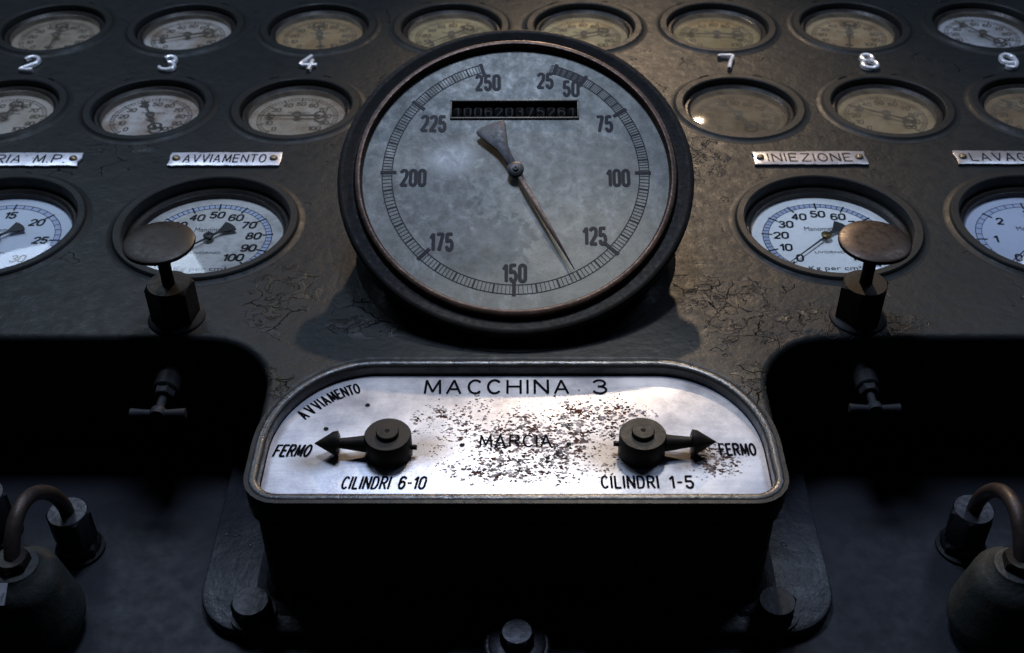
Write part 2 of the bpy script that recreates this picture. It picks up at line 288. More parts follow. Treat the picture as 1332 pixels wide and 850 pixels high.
# ------------------------------------------------------------------ mesh helpers (unit coordinates, scaled by S on build)
class MB:
    def __init__(s): s.v = []; s.f = []
    def add(s, vs, fs):
        o = len(s.v); s.v += [tuple(x) for x in vs]; s.f += [tuple(i + o for i in f) for f in fs]; return s
    def lathe(s, prof, n=48, c=(0, 0, 0), ax=None):
        """prof: (r, z) pairs; ax: 3x3 matrix turning local z"""
        vs, fs, rows = [], [], []
        for r, z in prof:
            if r < 1e-6: rows.append([len(vs)]); vs.append(Vector((0, 0, z)))
            else:
                rows.append(list(range(len(vs), len(vs) + n)))
                vs += [Vector((r * cos(2 * pi * k / n), r * sin(2 * pi * k / n), z)) for k in range(n)]
        for A, B in zip(rows, rows[1:]):
            for k in range(n):
                k2 = (k + 1) % n
                if len(A) == 1 and len(B) == 1: continue
                if len(A) == 1: fs.append((A[0], B[k], B[k2]))
                elif len(B) == 1: fs.append((A[k], B[0], A[k2]))
                else: fs.append((A[k], B[k], B[k2], A[k2]))
        if ax is not None: vs = [ax @ p for p in vs]
        return s.add([p + Vector(c) for p in vs], fs)
    def prism(s, poly, z0, z1, shrink=None):
        n = len(poly)
        top = poly if shrink is None else shrink
        vs = [(x, y, z0) for x, y in poly] + [(x, y, z1) for x, y in top]
        fs = [tuple(range(n))[::-1], tuple(range(n, 2 * n))] + [(k, (k + 1) % n, n + (k + 1) % n, n + k) for k in range(n)]
        return s.add(vs, fs)
    def box(s, x0, x1, y0, y1, z0, z1): return s.prism([(x0, y0), (x1, y0), (x1, y1), (x0, y1)], z0, z1)
    def tube(s, path, rad, n=14, caps=True):
        P = [Vector(p) for p in path]; rows = []; vs = []; fs = []
        nrm = None
        for k, p in enumerate(P):
            d = (P[min(k + 1, len(P) - 1)] - P[max(k - 1, 0)]).normalized()
            if nrm is None: nrm = d.orthogonal().normalized()
            nrm = (nrm - d * nrm.dot(d)).normalized(); b = d.cross(nrm)
            r = rad[k] if isinstance(rad, (list, tuple)) else rad
            rows.append(len(vs)); vs += [p + (nrm * cos(2 * pi * j / n) + b * sin(2 * pi * j / n)) * r for j in range(n)]
        for A, B in zip(rows, rows[1:]):
            fs += [(A + j, A + (j + 1) % n, B + (j + 1) % n, B + j) for j in range(n)]
        if caps: fs += [tuple(range(rows[0], rows[0] + n))[::-1], tuple(range(rows[-1], rows[-1] + n))]
        return s.add(vs, fs)
    def ribbon(s, pts, w, z, closed=False, cap=True, h=0.0):
        """flat stroke of width w along pts"""
        P = [Vector((x, y)) for x, y in pts]; n = len(P)
        if not closed:
            for k in range(1, n - 1):
                if (P[k] - P[k - 1]).angle(P[k + 1] - P[k], 0) > 0.95:
                    s.ribbon(pts[:k + 1], w, z, cap=cap); return s.ribbon(pts[k:], w, z + .0003, cap=cap)
        L, Rr = [], []
        for k in range(n):
            a = P[(k - 1) % n] if (closed or k > 0) else None
            b = P[(k + 1) % n] if (closed or k < n - 1) else None
            d1 = (P[k] - a).normalized() if a is not None else None
            d2 = (b - P[k]).normalized() if b is not None else None
            if d1 is None: d1 = d2
            if d2 is None: d2 = d1
            t = (d1 + d2); t = t.normalized() if t.length > 1e-4 else d1
            m = Vector((-t.y, t.x)); c = max(0.45, m.dot(Vector((-d1.y, d1.x))))
            L.append(P[k] + m * (w / 2 / c)); Rr.append(P[k] - m * (w / 2 / c))
        if not closed and cap:
            d0 = (P[0] - P[1]).normalized(); d1 = (P[-1] - P[-2]).normalized()
            ext = w * 0.22
            L.insert(0, P[0] + d0 * ext + (L[0] - P[0]) * 0.6); Rr.insert(0, P[0] + d0 * ext + (Rr[0] - P[0]) * 0.6)
            L.append(P[-1] + d1 * ext + (L[-1] - P[-1]) * 0.6); Rr.append(P[-1] + d1 * ext + (Rr[-1] - P[-1]) * 0.6)
        m_ = len(L); rng = range(m_ if closed else m_ - 1)
        vs = [(p.x, p.y, z) for p in L] + [(p.x, p.y, z) for p in Rr]
        fs = [(k, m_ + k, m_ + (k + 1) % m_, (k + 1) % m_) for k in rng]
        return s.add(vs, fs)
    def xf(s, mat):
        s.v = [tuple(mat @ Vector(p)) for p in s.v]; return s
    def build(s, name, mat, parent=None, M4=None, bevel=0, segs=2, smooth=True, ang=35, label=None):
        me = bpy.data.meshes.new(name)
        me.from_pydata([(x * S, y * S, z * S) for x, y, z in s.v], [], s.f)
        if bevel:
            bm = bmesh.new(); bm.from_mesh(me); bmesh.ops.remove_doubles(bm, verts=bm.verts, dist=1e-6)
            bm.normal_update()
            ed = [e for e in bm.edges if len(e.link_faces) == 2 and e.calc_face_angle(0) > radians(38)]
            bmesh.ops.bevel(bm, geom=ed, offset=bevel * S, segments=segs, profile=0.5, affect='EDGES', clamp_overlap=True)
            bm.to_mesh(me); bm.free()
        if smooth:
            for p in me.polygons: p.use_smooth = True
            me.set_sharp_from_angle(angle=radians(ang))
        me.materials.append(mat); me.update()
        o = bpy.data.objects.new(name, me); COL.objects.link(o)
        if parent is not None: o.parent = parent
        if M4 is not None:
            if parent is None: o.matrix_world = M4
            else: o.matrix_local = M4
        if label: o['label'] = label
        return o
def L4(x, y, z, rz=0.0): return Matrix.Translation((x * S, y * S, z * S)) @ Matrix.Rotation(rz, 4, 'Z')
def thing(name, label, cat, m4, group=None):
    o = bpy.data.objects.new(name, None); o.empty_display_size = 0.03; COL.objects.link(o); o.matrix_world = m4
    o['label'] = label; o['category'] = cat
    if group: o['group'] = group
    return o
def arc(cx, cy, rx, ry, a0, a1, n=10):
    return [(cx + rx * cos(radians(a0 + (a1 - a0) * k / n)), cy + ry * sin(radians(a0 + (a1 - a0) * k / n))) for k in range(n + 1)]
def hexa(r, rot=0): return [(r * cos(pi / 3 * k + rot), r * sin(pi / 3 * k + rot)) for k in range(6)]
def hex_nut(mb, r, z0, z1, rot=0.0, c=(0, 0)):
    """hexagonal head with the corners of its top turned off"""
    n = 6; ch = r * 0.16
    rings = []
    P = hexa(r, rot); 
    vs = [(x + c[0], y + c[1], z0) for x, y in P]
    fs = []
    # corner chamfer: 24-gon top circle
    m = 24; mid = []
    for k in range(m):
        a = 2 * pi * k / m + rot
        ap = r * cos(pi / 6) / cos(((a - rot) % (pi / 3)) - pi / 6)
        mid.append((ap * cos(a), ap * sin(a), ap))
    lower = [(x + c[0], y + c[1], z0) for x, y, a in mid]
    drop = lambda a: (a - r * cos(pi / 6)) * 0.75 + 0.004
    up = [(x + c[0], y + c[1], z1 - drop(a)) for x, y, a in mid]
    top = [(r * 0.85 * cos(2 * pi * k / m + rot) + c[0], r * 0.85 * sin(2 * pi * k / m + rot) + c[1], z1) for k in range(m)]
    vs = lower + up + top
    for k in range(m):
        k2 = (k + 1) % m
        fs.append((k, k2, m + k2, m + k)); fs.append((m + k, m + k2, 2 * m + k2, 2 * m + k))
    fs.append(tuple(range(2 * m, 3 * m))); fs.append(tuple(range(m))[::-1])
    return mb.add(vs, fs)

# ------------------------------------------------------------------ engraver's stroke alphabet: (strokes, width); height 1
def GL(ch, w=0.6):
    o = w / 2; r = w / 2; A = arc
    n = 12
    g = {
     'A': ([[(0, 0), (o, 1), (w, 0)], [(w * .17, .32), (w * .83, .32)]], w * 1.1),
     'C': ([A(o, .5, o, .5, 45, 315, 16)], w * .95),
     'D': ([[(0, 0), (0, 1), (w * .35, 1)] + A(w * .45, .5, w * .5, .5, 80, -80, 12) + [(w * .35, 0), (0, 0)]], w),
     'E': ([[(w * .85, 1), (0, 1), (0, 0), (w * .85, 0)], [(0, .52), (w * .7, .52)]], w * .88),
     'F': ([[(w * .85, 1), (0, 1), (0, 0)], [(0, .52), (w * .7, .52)]], w * .85),
     'G': ([A(o, .5, o, .5, 48, 270, 14) + [(w * .8, .06), (w, .2), (w, .45), (w * .6, .45)]], w),
     'H': ([[(0, 0), (0, 1)], [(w, 0), (w, 1)], [(0, .52), (w, .52)]], w),
     'I': ([[(0, 0), (0, 1)]], 0.02),
     'L': ([[(0, 1), (0, 0), (w * .8, 0)]], w * .8),
     'M': ([[(0, 0), (w * .08, 1), (w * .58, .12), (w * 1.08, 1), (w * 1.16, 0)]], w * 1.16),
     'N': ([[(0, 0), (0, 1), (w, 0), (w, 1)]], w),
     'O': ([A(o, .5, o, .5, 0, 348, 20)], w),
     'P': ([[(0, 0), (0, 1), (w * .55, 1)] + A(w * .55, .74, w * .4, .26, 80, -80, 8) + [(w * .55, .48), (0, .48)]], w * .95),
     'R': ([[(0, 0), (0, 1), (w * .5, 1)] + A(w * .55, .75, w * .4, .25, 80, -80, 8) + [(w * .5, .5), (0, .5)], [(w * .45, .5), (w * .98, 0)]], w),
     'T': ([[(0, 1), (w, 1)], [(o, 1), (o, 0)]], w),
     'V': ([[(0, 1), (o, 0), (w, 1)]], w),
     'Z': ([[(0, 1), (w, 1), (0, 0), (w, 0)]], w),
     '.': ([[(0.03, 0), (0.05, 0.05)]], 0.08),
     '-': ([[(0, .48), (w * .6, .48)]], w * .6),
     ' ': ([], w * 0.75),
     '1': ([[(0, .76), (w * .45, 1), (w * .45, 0)]], w * .5),
     '0': ([A(o, 1 - r, r, r, 0, 180, 8) + A(o, r, r, r, 180, 348, 8)] if w < .9 else [A(o, .5, o, .5, 0, 348, 18)], w),
     '2': ([A(o, 1 - r, r, r, 170, -10, 8) + [(w * .93, .56), (0, 0.0), (w, 0)]], w),
     '3': ([A(o, .76, w * .44, .24, 160, -80, 10) + [(w * .4, .52)], [(w * .4, .52)] + A(o, .26, o, .26, 80, -160, 10)], w),
     '4': ([[(w * .75, 0), (w * .75, 1), (0, .3), (w, .3)]], w),
     '5': ([[(w * .92, 1), (w * .1, 1), (w * .04, .53), (w * .2, .58)] + A(o, .3, o, .3, 75, -160, 11)], w),
     '6': ([A(o, 1 - r * .95, r * .95, r * .95, 20, 180, 7) + A(o, .3, o, .3, 180, 530, 14)], w),
     '7': ([[(0, 1), (w, 1), (w * .35, 0)]], w),
     '8': ([A(o, .76, w * .42, .24, -90, 258, 14), A(o, .27, o, .27, 90, 438, 14)], w),
     '9': ([A(o, .7, o, .3, 0, 350, 14), [(w, .7)] + A(o, r, r, r, 0, -150, 8)], w),
    }
    return g[ch]
CLOSED = {'O', '0'}
def text_mb(s, h, sw, w=0.6, track=0.18, shear=0.0, sx=1.0, base=None, sub=False):
    """centred text; h height, sw stroke width in units of height"""
    mb = base or MB(); x = 0; items = []
    def dense(q):
        o = [q[0]]
        for p0, p1 in zip(q, q[1:]):
            m = max(1, int(math.dist(p0, p1) / .12)) if sub else 1
            o += [(p0[0] + (p1[0] - p0[0]) * i / m, p0[1] + (p1[1] - p0[1]) * i / m) for i in range(1, m + 1)]
        return o
    for ch in s:
        st, adv = GL(ch, w)
        for q in [dense(q + [q[0]])[:-1] if (sub and ch in CLOSED) else dense(q) for q in st]: items.append(([( (x + px) * sx + shear * py, py) for px, py in q], ch in CLOSED))
        x += adv + track
    tot = (x - track) * sx
    for k, (q, cl) in enumerate(items):
        q = [((px - tot / 2 - shear * .5) * h, (py - .5) * h) for px, py in q]
        mb.ribbon(q, sw * h, 0.0006 * (k % 5), closed=cl)
    return mb, tot * h
def bfont_mb(s, size, sx=1.0, offs=0.0, shear=0.0):
    c = bpy.data.curves.new('t', 'FONT'); c.body = s; c.size = size; c.align_x = 'CENTER'; c.align_y = 'CENTER'
    c.offset = offs; c.shear = shear; c.resolution_u = 3
    o = bpy.data.objects.new('t', c); COL.objects.link(o)
    me = bpy.data.meshes.new_from_object(o.evaluated_get(bpy.context.evaluated_depsgraph_get()))
    mb = MB().add([(v.co.x * sx, v.co.y, 0) for v in me.vertices], [tuple(p.vertices) for p in me.polygons])
    bpy.data.objects.remove(o); bpy.data.curves.remove(c); bpy.data.meshes.remove(me)
    return mb

# ------------------------------------------------------------------ the console
D = 0.85                      # height of the face above the lower deck
TOPV, LOWV, BIGV, NUMV = 8.45, 7.25, 5.864, 7.858
small = [(-3.5, TOPV), (-2.5, TOPV), (-1.5, TOPV), (-.5, TOPV), (.5, TOPV), (1.5, TOPV), (2.5, TOPV), (3.5, TOPV),
         (-3.5, LOWV), (-2.5, LOWV), (-1.5, LOWV), (1.5, LOWV), (2.5, LOWV), (3.5, LOWV)]
bigs = [(-3.1, BIGV), (-1.831, BIGV), (1.831, BIGV), (3.1, BIGV)]

def plate_poly(g=0.0, n=16):
    """outline of the bottom-flat control plate grown by g"""
    R = []
    R += arc(1.09 , 3.865, .10 + g, .10 + g, -90, 0, 6)
    R += arc(.70, 4.07, .49 + g, .555 + g, 0, 90, n)
    R += arc(-.70, 4.07, .49 + g, .555 + g, 90, 180, n)
    R += arc(-1.09, 3.865, .10 + g, .10 + g, 180, 270, 6)
    return R
EDGE = 4.85
def tongue(g=0.0, top=None, fil=0.40):
    r = .16
    pts = arc(1.255 - r, 3.70 + r, r + g, r + g, -90, 0, 6)
    if top is None: pts += arc(1.255 + fil, EDGE - fil, fil - g, fil - g, 180, 90, 10)
    else: pts += [(1.255 + g, top)]
    return pts
def mir(p): return [(-x, y) for x, y in reversed(p)]

pan = thing('instrument_panel', 'dark grey painted metal instrument panel with round openings and a rounded lower edge', 'panel', PM(0, 0, 0))
def curve_plate(name, outer, holes, thick, bev, mat, parent, z):
    c = bpy.data.curves.new(name, 'CURVE'); c.dimensions = '2D'; c.fill_mode = 'BOTH'
    c.extrude = (thick / 2 - bev) * S; c.bevel_depth = bev * S; c.bevel_resolution = 3; c.offset = -bev * S
    for pts in [outer] + holes:
        sp = c.splines.new('POLY'); sp.points.add(len(pts) - 1); sp.use_cyclic_u = True
        for k, (x, y) in enumerate(pts): sp.points[k].co = (x * S, y * S, 0, 1)
    o = bpy.data.objects.new(name, c); COL.objects.link(o)
    me = bpy.data.meshes.new_from_object(o.evaluated_get(bpy.context.evaluated_depsgraph_get()))
    bpy.data.objects.remove(o); me.name = name; me.materials.clear(); me.materials.append(mat)
    for p in me.polygons: p.use_smooth = True
    me.set_sharp_from_angle(angle=radians(50))
    o = bpy.data.objects.new(name, me); COL.objects.link(o); o.parent = parent; o.matrix_local = L4(0, 0, z - thick / 2)
    return o
tr = tongue()
outer = tr + [(7, EDGE), (7, 11.5), (-7, 11.5), (-7, EDGE)] + mir(tr)
holes = [arc(u, v, .392, .392, 0, 354, 59) for u, v in small] + [arc(u, v, .50, .50, 0, 355, 71) for u, v in bigs]
holes.append(plate_poly(0.035))
curve_plate('panel_plate', outer, holes, 0.16, 0.035, M['panel'], pan, 0)
MB().box(-7, -1.0, EDGE + .06, EDGE + .16, -D, -.1601).box(1.0, 7, EDGE + .06, EDGE + .16, -D, -.1601).build('front_wall', M['wall'], pan)
for sx in (-1, 1):
    mb = MB().box(min(sx * 7, sx * 1.62), max(sx * 7, sx * 1.62), EDGE - .10, EDGE + .059, -D + .004, -D + .05)
    mb.build('base_strip', M['wall'], pan, bevel=.012)
deck = MB().box(-9, 9, -1.0, EDGE + .3, -D - .2, -D)
o = deck.build('lower_deck', M['deck'], None, PM(0, 0, 0)); o['kind'] = 'structure'

# ------------------------------------------------------------------ control box
box = thing('control_box', 'protruding control box with speckled bright metal plate and two black pointer levers', 'control box', PM(0, 0, 0))
tb = tongue(-.03, top=EDGE + .05)
MB().prism(tb + mir(tb), -D + .07, -.1605).build('box_body', M['wall'], box, bevel=.02)
# rim: half round bead that follows the plate
def bead(g0, r, zc, drop):
    path = plate_poly(g0 + r, 20); n = len(path); m = 9; vs = []; fs = []
    base = plate_poly(0, 20)
    for k in range(n):
        p = Vector(path[k]); t = (Vector(path[(k + 1) % n]) - Vector(path[k - 1])).normalized(); nn = Vector((t.y, -t.x))
        prof = [(-r, drop)] + [(-r * cos(pi * j / (m - 1)), zc + r * .8 * sin(pi * j / (m - 1))) for j in range(m)] + [(r, -.03)]
        for a, z in prof: vs.append((p.x + nn.x * a, p.y + nn.y * a, z))
    q = m + 2
    for k in range(n):
        for j in range(q - 1): fs.append((k * q + j, ((k + 1) % n) * q + j, ((k + 1) % n) * q + j + 1, k * q + j + 1))
    return MB().add(vs, fs)
bead(0.003, .029, -.018, -.12).build('box_rim', M['box'], box)
fl = arc(1.30, 3.84, .28, .28, -90, 0, 10) + [(1.58, EDGE + .059)]
MB().prism([(x, y) for x, y in fl] + mir(fl), -D + .004, -D + .075).build('flange', M['flange'], box, bevel=.018)
# corner fillet between body and flange (thick weld and paint)
fp = tongue(0.0, top=EDGE + .04); fo = tongue(.05, top=EDGE + .04)
fp = fp + mir(fp); fo = fo + mir(fo); nn = len(fp)
MB().add([(x, y, -D + .16) for x, y in tongue(-.028, top=EDGE + .04) + mir(tongue(-.028, top=EDGE + .04))] + [(x, y, -D + .10) for x, y in fp] + [(x, y, -D + .0755) for x, y in fo],
         [(k, k + 1, nn + k + 1, nn + k) for k in range(nn - 1)] + [(nn + k, nn + k + 1, 2 * nn + k + 1, 2 * nn + k) for k in range(nn - 1)]).build('weld_seam', M['flange'], box)
for x, y, r, h, lab in ((-1.29, 3.66, .100, .11, None), (1.265, 3.665, .100, .11, None), (-.235, 3.64, .062, .10, None), (.235, 3.64, .062, .10, None)):
    mb = MB(); hex_nut(mb, r, 0, h, rot=.2); mb.lathe([(r * 1.12, 0), (r * 1.12, .018), (r * .9, .02)], 28)
    mb.build('bolt', M['iron'], box, L4(x, y, -D + .076))
PW = -.062
pl = MB().prism([(x, y - 4.07) for x, y in plate_poly(0, 24)], -.03, 0).build('face_plate', M['plate'], box, L4(0, 4.07, PW), bevel=.006)
MB().prism(plate_poly(.025), -.16, PW - .031).build('plate_bed', M['box'], box)
def engrave(s, x, y, h, sw, w, track, shear=0, sx=1.0, rot=0.0, name='lettering', width=None):
    mb, tot = text_mb(s, h, sw, w, track, shear, sx)
    if width: mb, tot = text_mb(s, h, sw, w, track, shear, sx * width / tot)
    return mb.build(name, M['ink2'], pl, L4(x, y - 4.07, .0018, rot), smooth=False)
engrave('MACCHINA 3', -.003, 4.535, .098, .125, .80, .42, width=.918)
engrave('MARCIA', 0.0, 4.150, .076, .12, .75, .32, width=.345)
engrave('FERMO', -1.070, 4.084, .073, .145, .52, .24, shear=.22, width=.168)
engrave('FERMO', 1.062, 4.093, .073, .145, .52, .24, shear=-.04, width=.168)
engrave('CILINDRI 6-10', -.614, 3.876, .073, .145, .52, .28, shear=.16, width=.385)
engrave('CILINDRI', .532, 3.881, .073, .145, .52, .28, shear=-.02, width=.262)
engrave('1-5', .772, 3.881, .073, .145, .52, .3, shear=-.02, width=.105)
# AVVIAMENTO bends round the corner of the plate
s_ = 'AVVIAMENTO'; ws = [GL(c, .55)[1] + .20 for c in s_]; tw = sum(ws); acc = 0
mbw = MB()
for k, c in enumerate(s_):
    t = (acc + (ws[k] - .2) / 2) / (tw - .2); acc += ws[k]
    px = -1.068 + .268 * t; py = 4.318 + .208 * t + .035 * sin(pi * t)
    an = math.atan2(.208 + .035 * pi * cos(pi * t), .268)
    m1, _ = text_mb(c, .068, .15, .55, .2, 0, .62)
    mm = Matrix.Translation((px, py - 4.07, 0)) @ Matrix.Rotation(an, 4, 'Z')
    m1.xf(mm); mbw.add(m1.v, m1.f)
mbw.build('lettering', M['ink2'], pl, L4(0, 0, .0018), smooth=False)
for x, y in ((-.743, 4.401), (-.93, 4.233), (-.26, 4.122), (.255, 4.128)):
    MB().lathe([(0, .0016), (.0125, .0016)], 14).build('index_hole', M['hole'], pl, L4(x, y - 4.07, .0006))
def lever(x, y, ang):
    lv = MB().lathe([(.02, -.0005), (.108, 0), (.112, .006), (.112, .118), (.107, .126), (.04, .127), (0, .127)], 44)
    r = lv.build('lever', M['black'], box, L4(x, y, PW + .001, ang))
    MB().lathe([(.054, 0), (.054, .016), (.050, .021), (.012, .0215), (.010, .017), (0, .016)], 32).build('cap_screw', M['black'], r, L4(0, 0, .127))
    MB().lathe([(0, .0), (.0085, .0)], 12).build('centre_hole', M['hole'], r, L4(0, 0, .1492))
    a = MB(); n = 10
    path = [(.095, 0, .062), (.15, 0, .062), (.20, 0, .064), (.245, 0, .066)]
    a.tube(path, [.044, .036, .029, .024], 14)
    a.build('pointer_arm', M['black'], r)
    h = MB().tube([(.232, 0, .066), (.240, 0, .066), (.262, 0, .066), (.352, 0, .064)], [.040, .060, .056, .002], 20)
    h.xf(Matrix.Diagonal((1, 1, 1, 1))); h.build('arrow_head', M['black'], r)
    MB().tube([(-.11, .01, .05), (-.135, .012, .05)], .013, 10).build('grub_screw', M['black'], r)
    return r
lever(-.606, 4.070, pi - .0)
lever(.600, 4.074, .02)

# ------------------------------------------------------------------ the big dial
DW, DT, DR = .50, .4400, .841
dv = 5.651
tm = PM(-.005, dv, DW, rx=DT)
ta = thing('revolution_counter', 'very large round dial numbered 25 to 250 with long pointer and counter window', 'gauge', tm)
def dm(*a): return tuple(x * DR for x in a)
MB().lathe([(r * DR, z * DR) for r, z in [(1.0, -.02), (1.0, .025), (1.004, .040), (1.014, .050), (1.028, .052), (1.042, .046), (1.050, .032), (1.052, .012)]], 96).build('bezel', M['bezel'], ta)
hb = [(1.048, .018), (1.060, .004), (1.085, .008), (1.120, .022), (1.143, .026), (1.156, .020), (1.163, .004), (1.165, -.015), (1.162, -.045), (1.150, -.062), (1.09, -.085), (1.06, -.10), (1.05, -.20)]
MB().lathe([(r * DR, z * DR) for r, z in hb], 96).build('housing', M['housing'], ta)
# neck: loft from the tilted back of the housing to a round foot on the panel
nk = MB(); n = 64; rows = 9; vs = []; fs = []
inv = (Matrix.Rotation(DT, 4, 'X')).inverted()
for j in range(rows):
    t = j / (rows - 1); e = t * t * (3 - 2 * t)
    for k in range(n):
        a = 2 * pi * k / n
        p1 = Vector((1.02 * DR * cos(a), 1.02 * DR * sin(a), -.19 * DR))
        fr = .86 + (.05 if j == rows - 1 else 0)
        p2 = inv @ Vector((fr * cos(a), 5.60 - dv + fr * .96 * sin(a), .004 - DW + (0.03 if j == rows - 2 else 0)))
        p = p1.lerp(p2, min(1, t * 1.0 if j < rows - 2 else (1 if j == rows - 1 else .97)))
        vs.append(p)
for j in range(rows - 1):
    for k in range(n): fs.append((j * n + k, j * n + (k + 1) % n, (j + 1) * n + (k + 1) % n, (j + 1) * n + k))
nk.add(vs, fs).build('neck', M['housing'], ta)
# face with a window cut in it
wx0, wx1, wy0, wy1 = -.428 * DR, .412 * DR, .437 * DR, .565 * DR
cdial = bpy.data.curves.new('dial_face', 'CURVE'); cdial.dimensions = '2D'; cdial.fill_mode = 'BOTH'; cdial.extrude = .004 * S
for pts in (arc(0, 0, DR * 1.0, DR * 1.0, 0, 357, 119), [(wx0, wy0), (wx1, wy0), (wx1, wy1), (wx0, wy1)]):
    sp = cdial.splines.new('POLY'); sp.points.add(len(pts) - 1); sp.use_cyclic_u = True
    for k, (x, y) in enumerate(pts): sp.points[k].co = (x * S, y * S, 0, 1)
o = bpy.data.objects.new('dial_face', cdial); COL.objects.link(o)
me = bpy.data.meshes.new_from_object(o.evaluated_get(bpy.context.evaluated_depsgraph_get())); bpy.data.objects.remove(o)
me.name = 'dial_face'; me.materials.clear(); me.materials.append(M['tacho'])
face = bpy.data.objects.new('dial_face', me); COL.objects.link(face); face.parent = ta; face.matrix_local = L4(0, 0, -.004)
# counter window: frame, wheels, digits
fw = .010
MB().prism([(wx0 - fw, wy0 - fw), (wx1 + fw, wy0 - fw), (wx1 + fw, wy0), (wx0 - fw, wy0)], -.004, .010).prism([(wx0 - fw, wy1), (wx1 + fw, wy1), (wx1 + fw, wy1 + fw), (wx0 - fw, wy1 + fw)], -.004, .010)\
    .prism([(wx0 - fw, wy0 + .0005), (wx0, wy0 + .0005), (wx0, wy1 - .0005), (wx0 - fw, wy1 - .0005)], -.004, .010).prism([(wx1, wy0 + .0005), (wx1 + fw, wy0 + .0005), (wx1 + fw, wy1 - .0005), (wx1, wy1 - .0005)], -.004, .010)\
    .build('window_frame', M['tacho'], ta, bevel=.003)
MB().box(wx0 - .002, wx1 + .002, wy0 - .002, wy1 + .002, -.10, -.088).build('window_back', M['hole'], ta)
cw = (wx1 - wx0) / 12
for k, ch in enumerate('100620375261'):
    cx = wx0 + cw * (k + .5); cy = (wy0 + wy1) / 2 - .002
    ax = Matrix.Rotation(pi / 2, 3, 'Y')
    wh = MB().lathe([(0, -cw * .46), (.058, -cw * .46), (.060, -cw * .44), (.060, cw * .44), (.058, cw * .46), (0, cw * .46)], 28, ax=ax).build('counter_wheel', M['counter'], ta, L4(cx, cy, -.075))
    mb, _ = text_mb(ch, .062, .15, .55, 0, sub=True)
    mb.v = [(x, y, math.sqrt(max(1e-6, .0612 ** 2 - min(y * y, .0035))) + z) for x, y, z in mb.v]
    mb.build('digit', M['digit'], wh, smooth=False)
# printed scale
ri, ro = .805 * DR, .868 * DR
KA = [(25, 71.5), (50, 57.2), (75, 33.1), (100, -.5), (125, -42.5), (150, -90.6), (175, -134.4), (200, -180), (225, -218.3), (250, -254.2)]
mb = MB()
start = 73.5
mb.ribbon(arc(0, 0, ri, ri, start, -254.2, 140), .0055, 0, cap=False); mb.ribbon(arc(0, 0, ro, ro, start, -254.2, 140), .0055, 0, cap=False)
def tick(a, r0, r1, w, z): mb.ribbon([(r0 * cos(radians(a)), r0 * sin(radians(a))), (r1 * cos(radians(a)), r1 * sin(radians(a)))], w, z, cap=False)
for (n0, a0), (n1, a1) in zip(KA, KA[1:]):
    for k in range(1, 25):
        a = a0 + (a1 - a0) * k / 25
        if k % 5 == 0: tick(a, ri, ro, .0095, .0004)
        else: tick(a, ri, ro, .0034 if n0 > 25 else .0046, .0004)
for k in range(1, 4): tick(71.5 + k * .7, ri, ro, .004, .0004)
RS = Matrix.Translation((0, .011 * DR, 0)) @ Matrix.Diagonal((1.004, 1.026, 1, 1))
mb.xf(RS).build('printed_scale', M['ink'], face, L4(0, 0, .0052), smooth=False)
for nnn, a in KA:
    mb = MB(); r0, r1 = (.775, .880) if nnn > 50 else ((.80, .885) if nnn == 25 else (.79, .885))
    tick(a, r0 * DR, r1 * DR, .020, 0)
    mb.xf(RS).build('scale_mark', M['ink'], face, L4(0, 0, .0062), smooth=False)
for s, x, y, rot in (('250', -.189, .722, .02), ('25', .200, .737, -.03), ('50', .374, .672, -.02), ('75', .591, .387, 0), ('100', .668, -.034, 0), ('125', .505, -.466, 0), ('150', -.005, -.732, 0), ('175', -.470, -.508, 0), ('200', -.668, -.030, 0), ('225', -.548, .392, -.03)):
    mb, tot = text_mb(s, .096, .20, .36, .24, 0, .86)
    mb.build('numeral', M['ink'], face, L4(x * DR, y * DR, .0052, rot), smooth=False)
# needle
na = radians(-63.2)
nd = MB()
def pxy(r, a): return (r * cos(a), r * sin(a))
fan = [pxy(.05, 1.9)] + []
tip = [(.03, .018), (.45, .020), (.62, .018), (.818, .0035), (.818, -.0035), (.62, -.018), (.45, -.020), (.03, -.018)]
# body pointing along +x, then turned
pts = [(.06, .014), (.16, .019), (.45, .016), (.820, .002), (.820, -.002), (.45, -.016), (.16, -.019), (.06, -.014)]
nd.prism([(x * DR, y * DR) for x, y in pts[::-1]], .036, .044)
needle = nd.build('needle', M['bronze'], ta, L4(0, 0, 0, na), bevel=.002)
tl = [(.0, -.030)] + [(-.16, -.050), (-.30, -.098)]
tail = [(-.02, .026), (-.12, .028), (-.20, .042), (-.345, .098)] + [(-.385 * cos(t), -.385 * sin(t)) for t in [x * .5 / 6 for x in range(-3, 4)]][::1] + [(-.345, -.098), (-.20, -.042), (-.12, -.028), (-.02, -.026)]
tail = [(-.02, .026), (-.12, .030), (-.20, .044), (-.350, .102)] + [(-.392 * cos(t), .392 * sin(t)) for t in (.26, .18, .09, 0, -.09, -.18, -.26)] + [(-.350, -.102), (-.20, -.044), (-.12, -.030), (-.02, -.026)]
MB().prism([(x * DR, y * DR) for x, y in tail], .034, .045).build('counterweight', M['needle'], needle, bevel=.003)
MB().lathe([(.020, .0), (.020, .03), (.044, .031), (.046, .05), (.036, .056), (.018, .057), (.016, .066), (.006, .067), (.005, .060), (0, .060)], 28).build('needle_hub', M['needle'], ta)

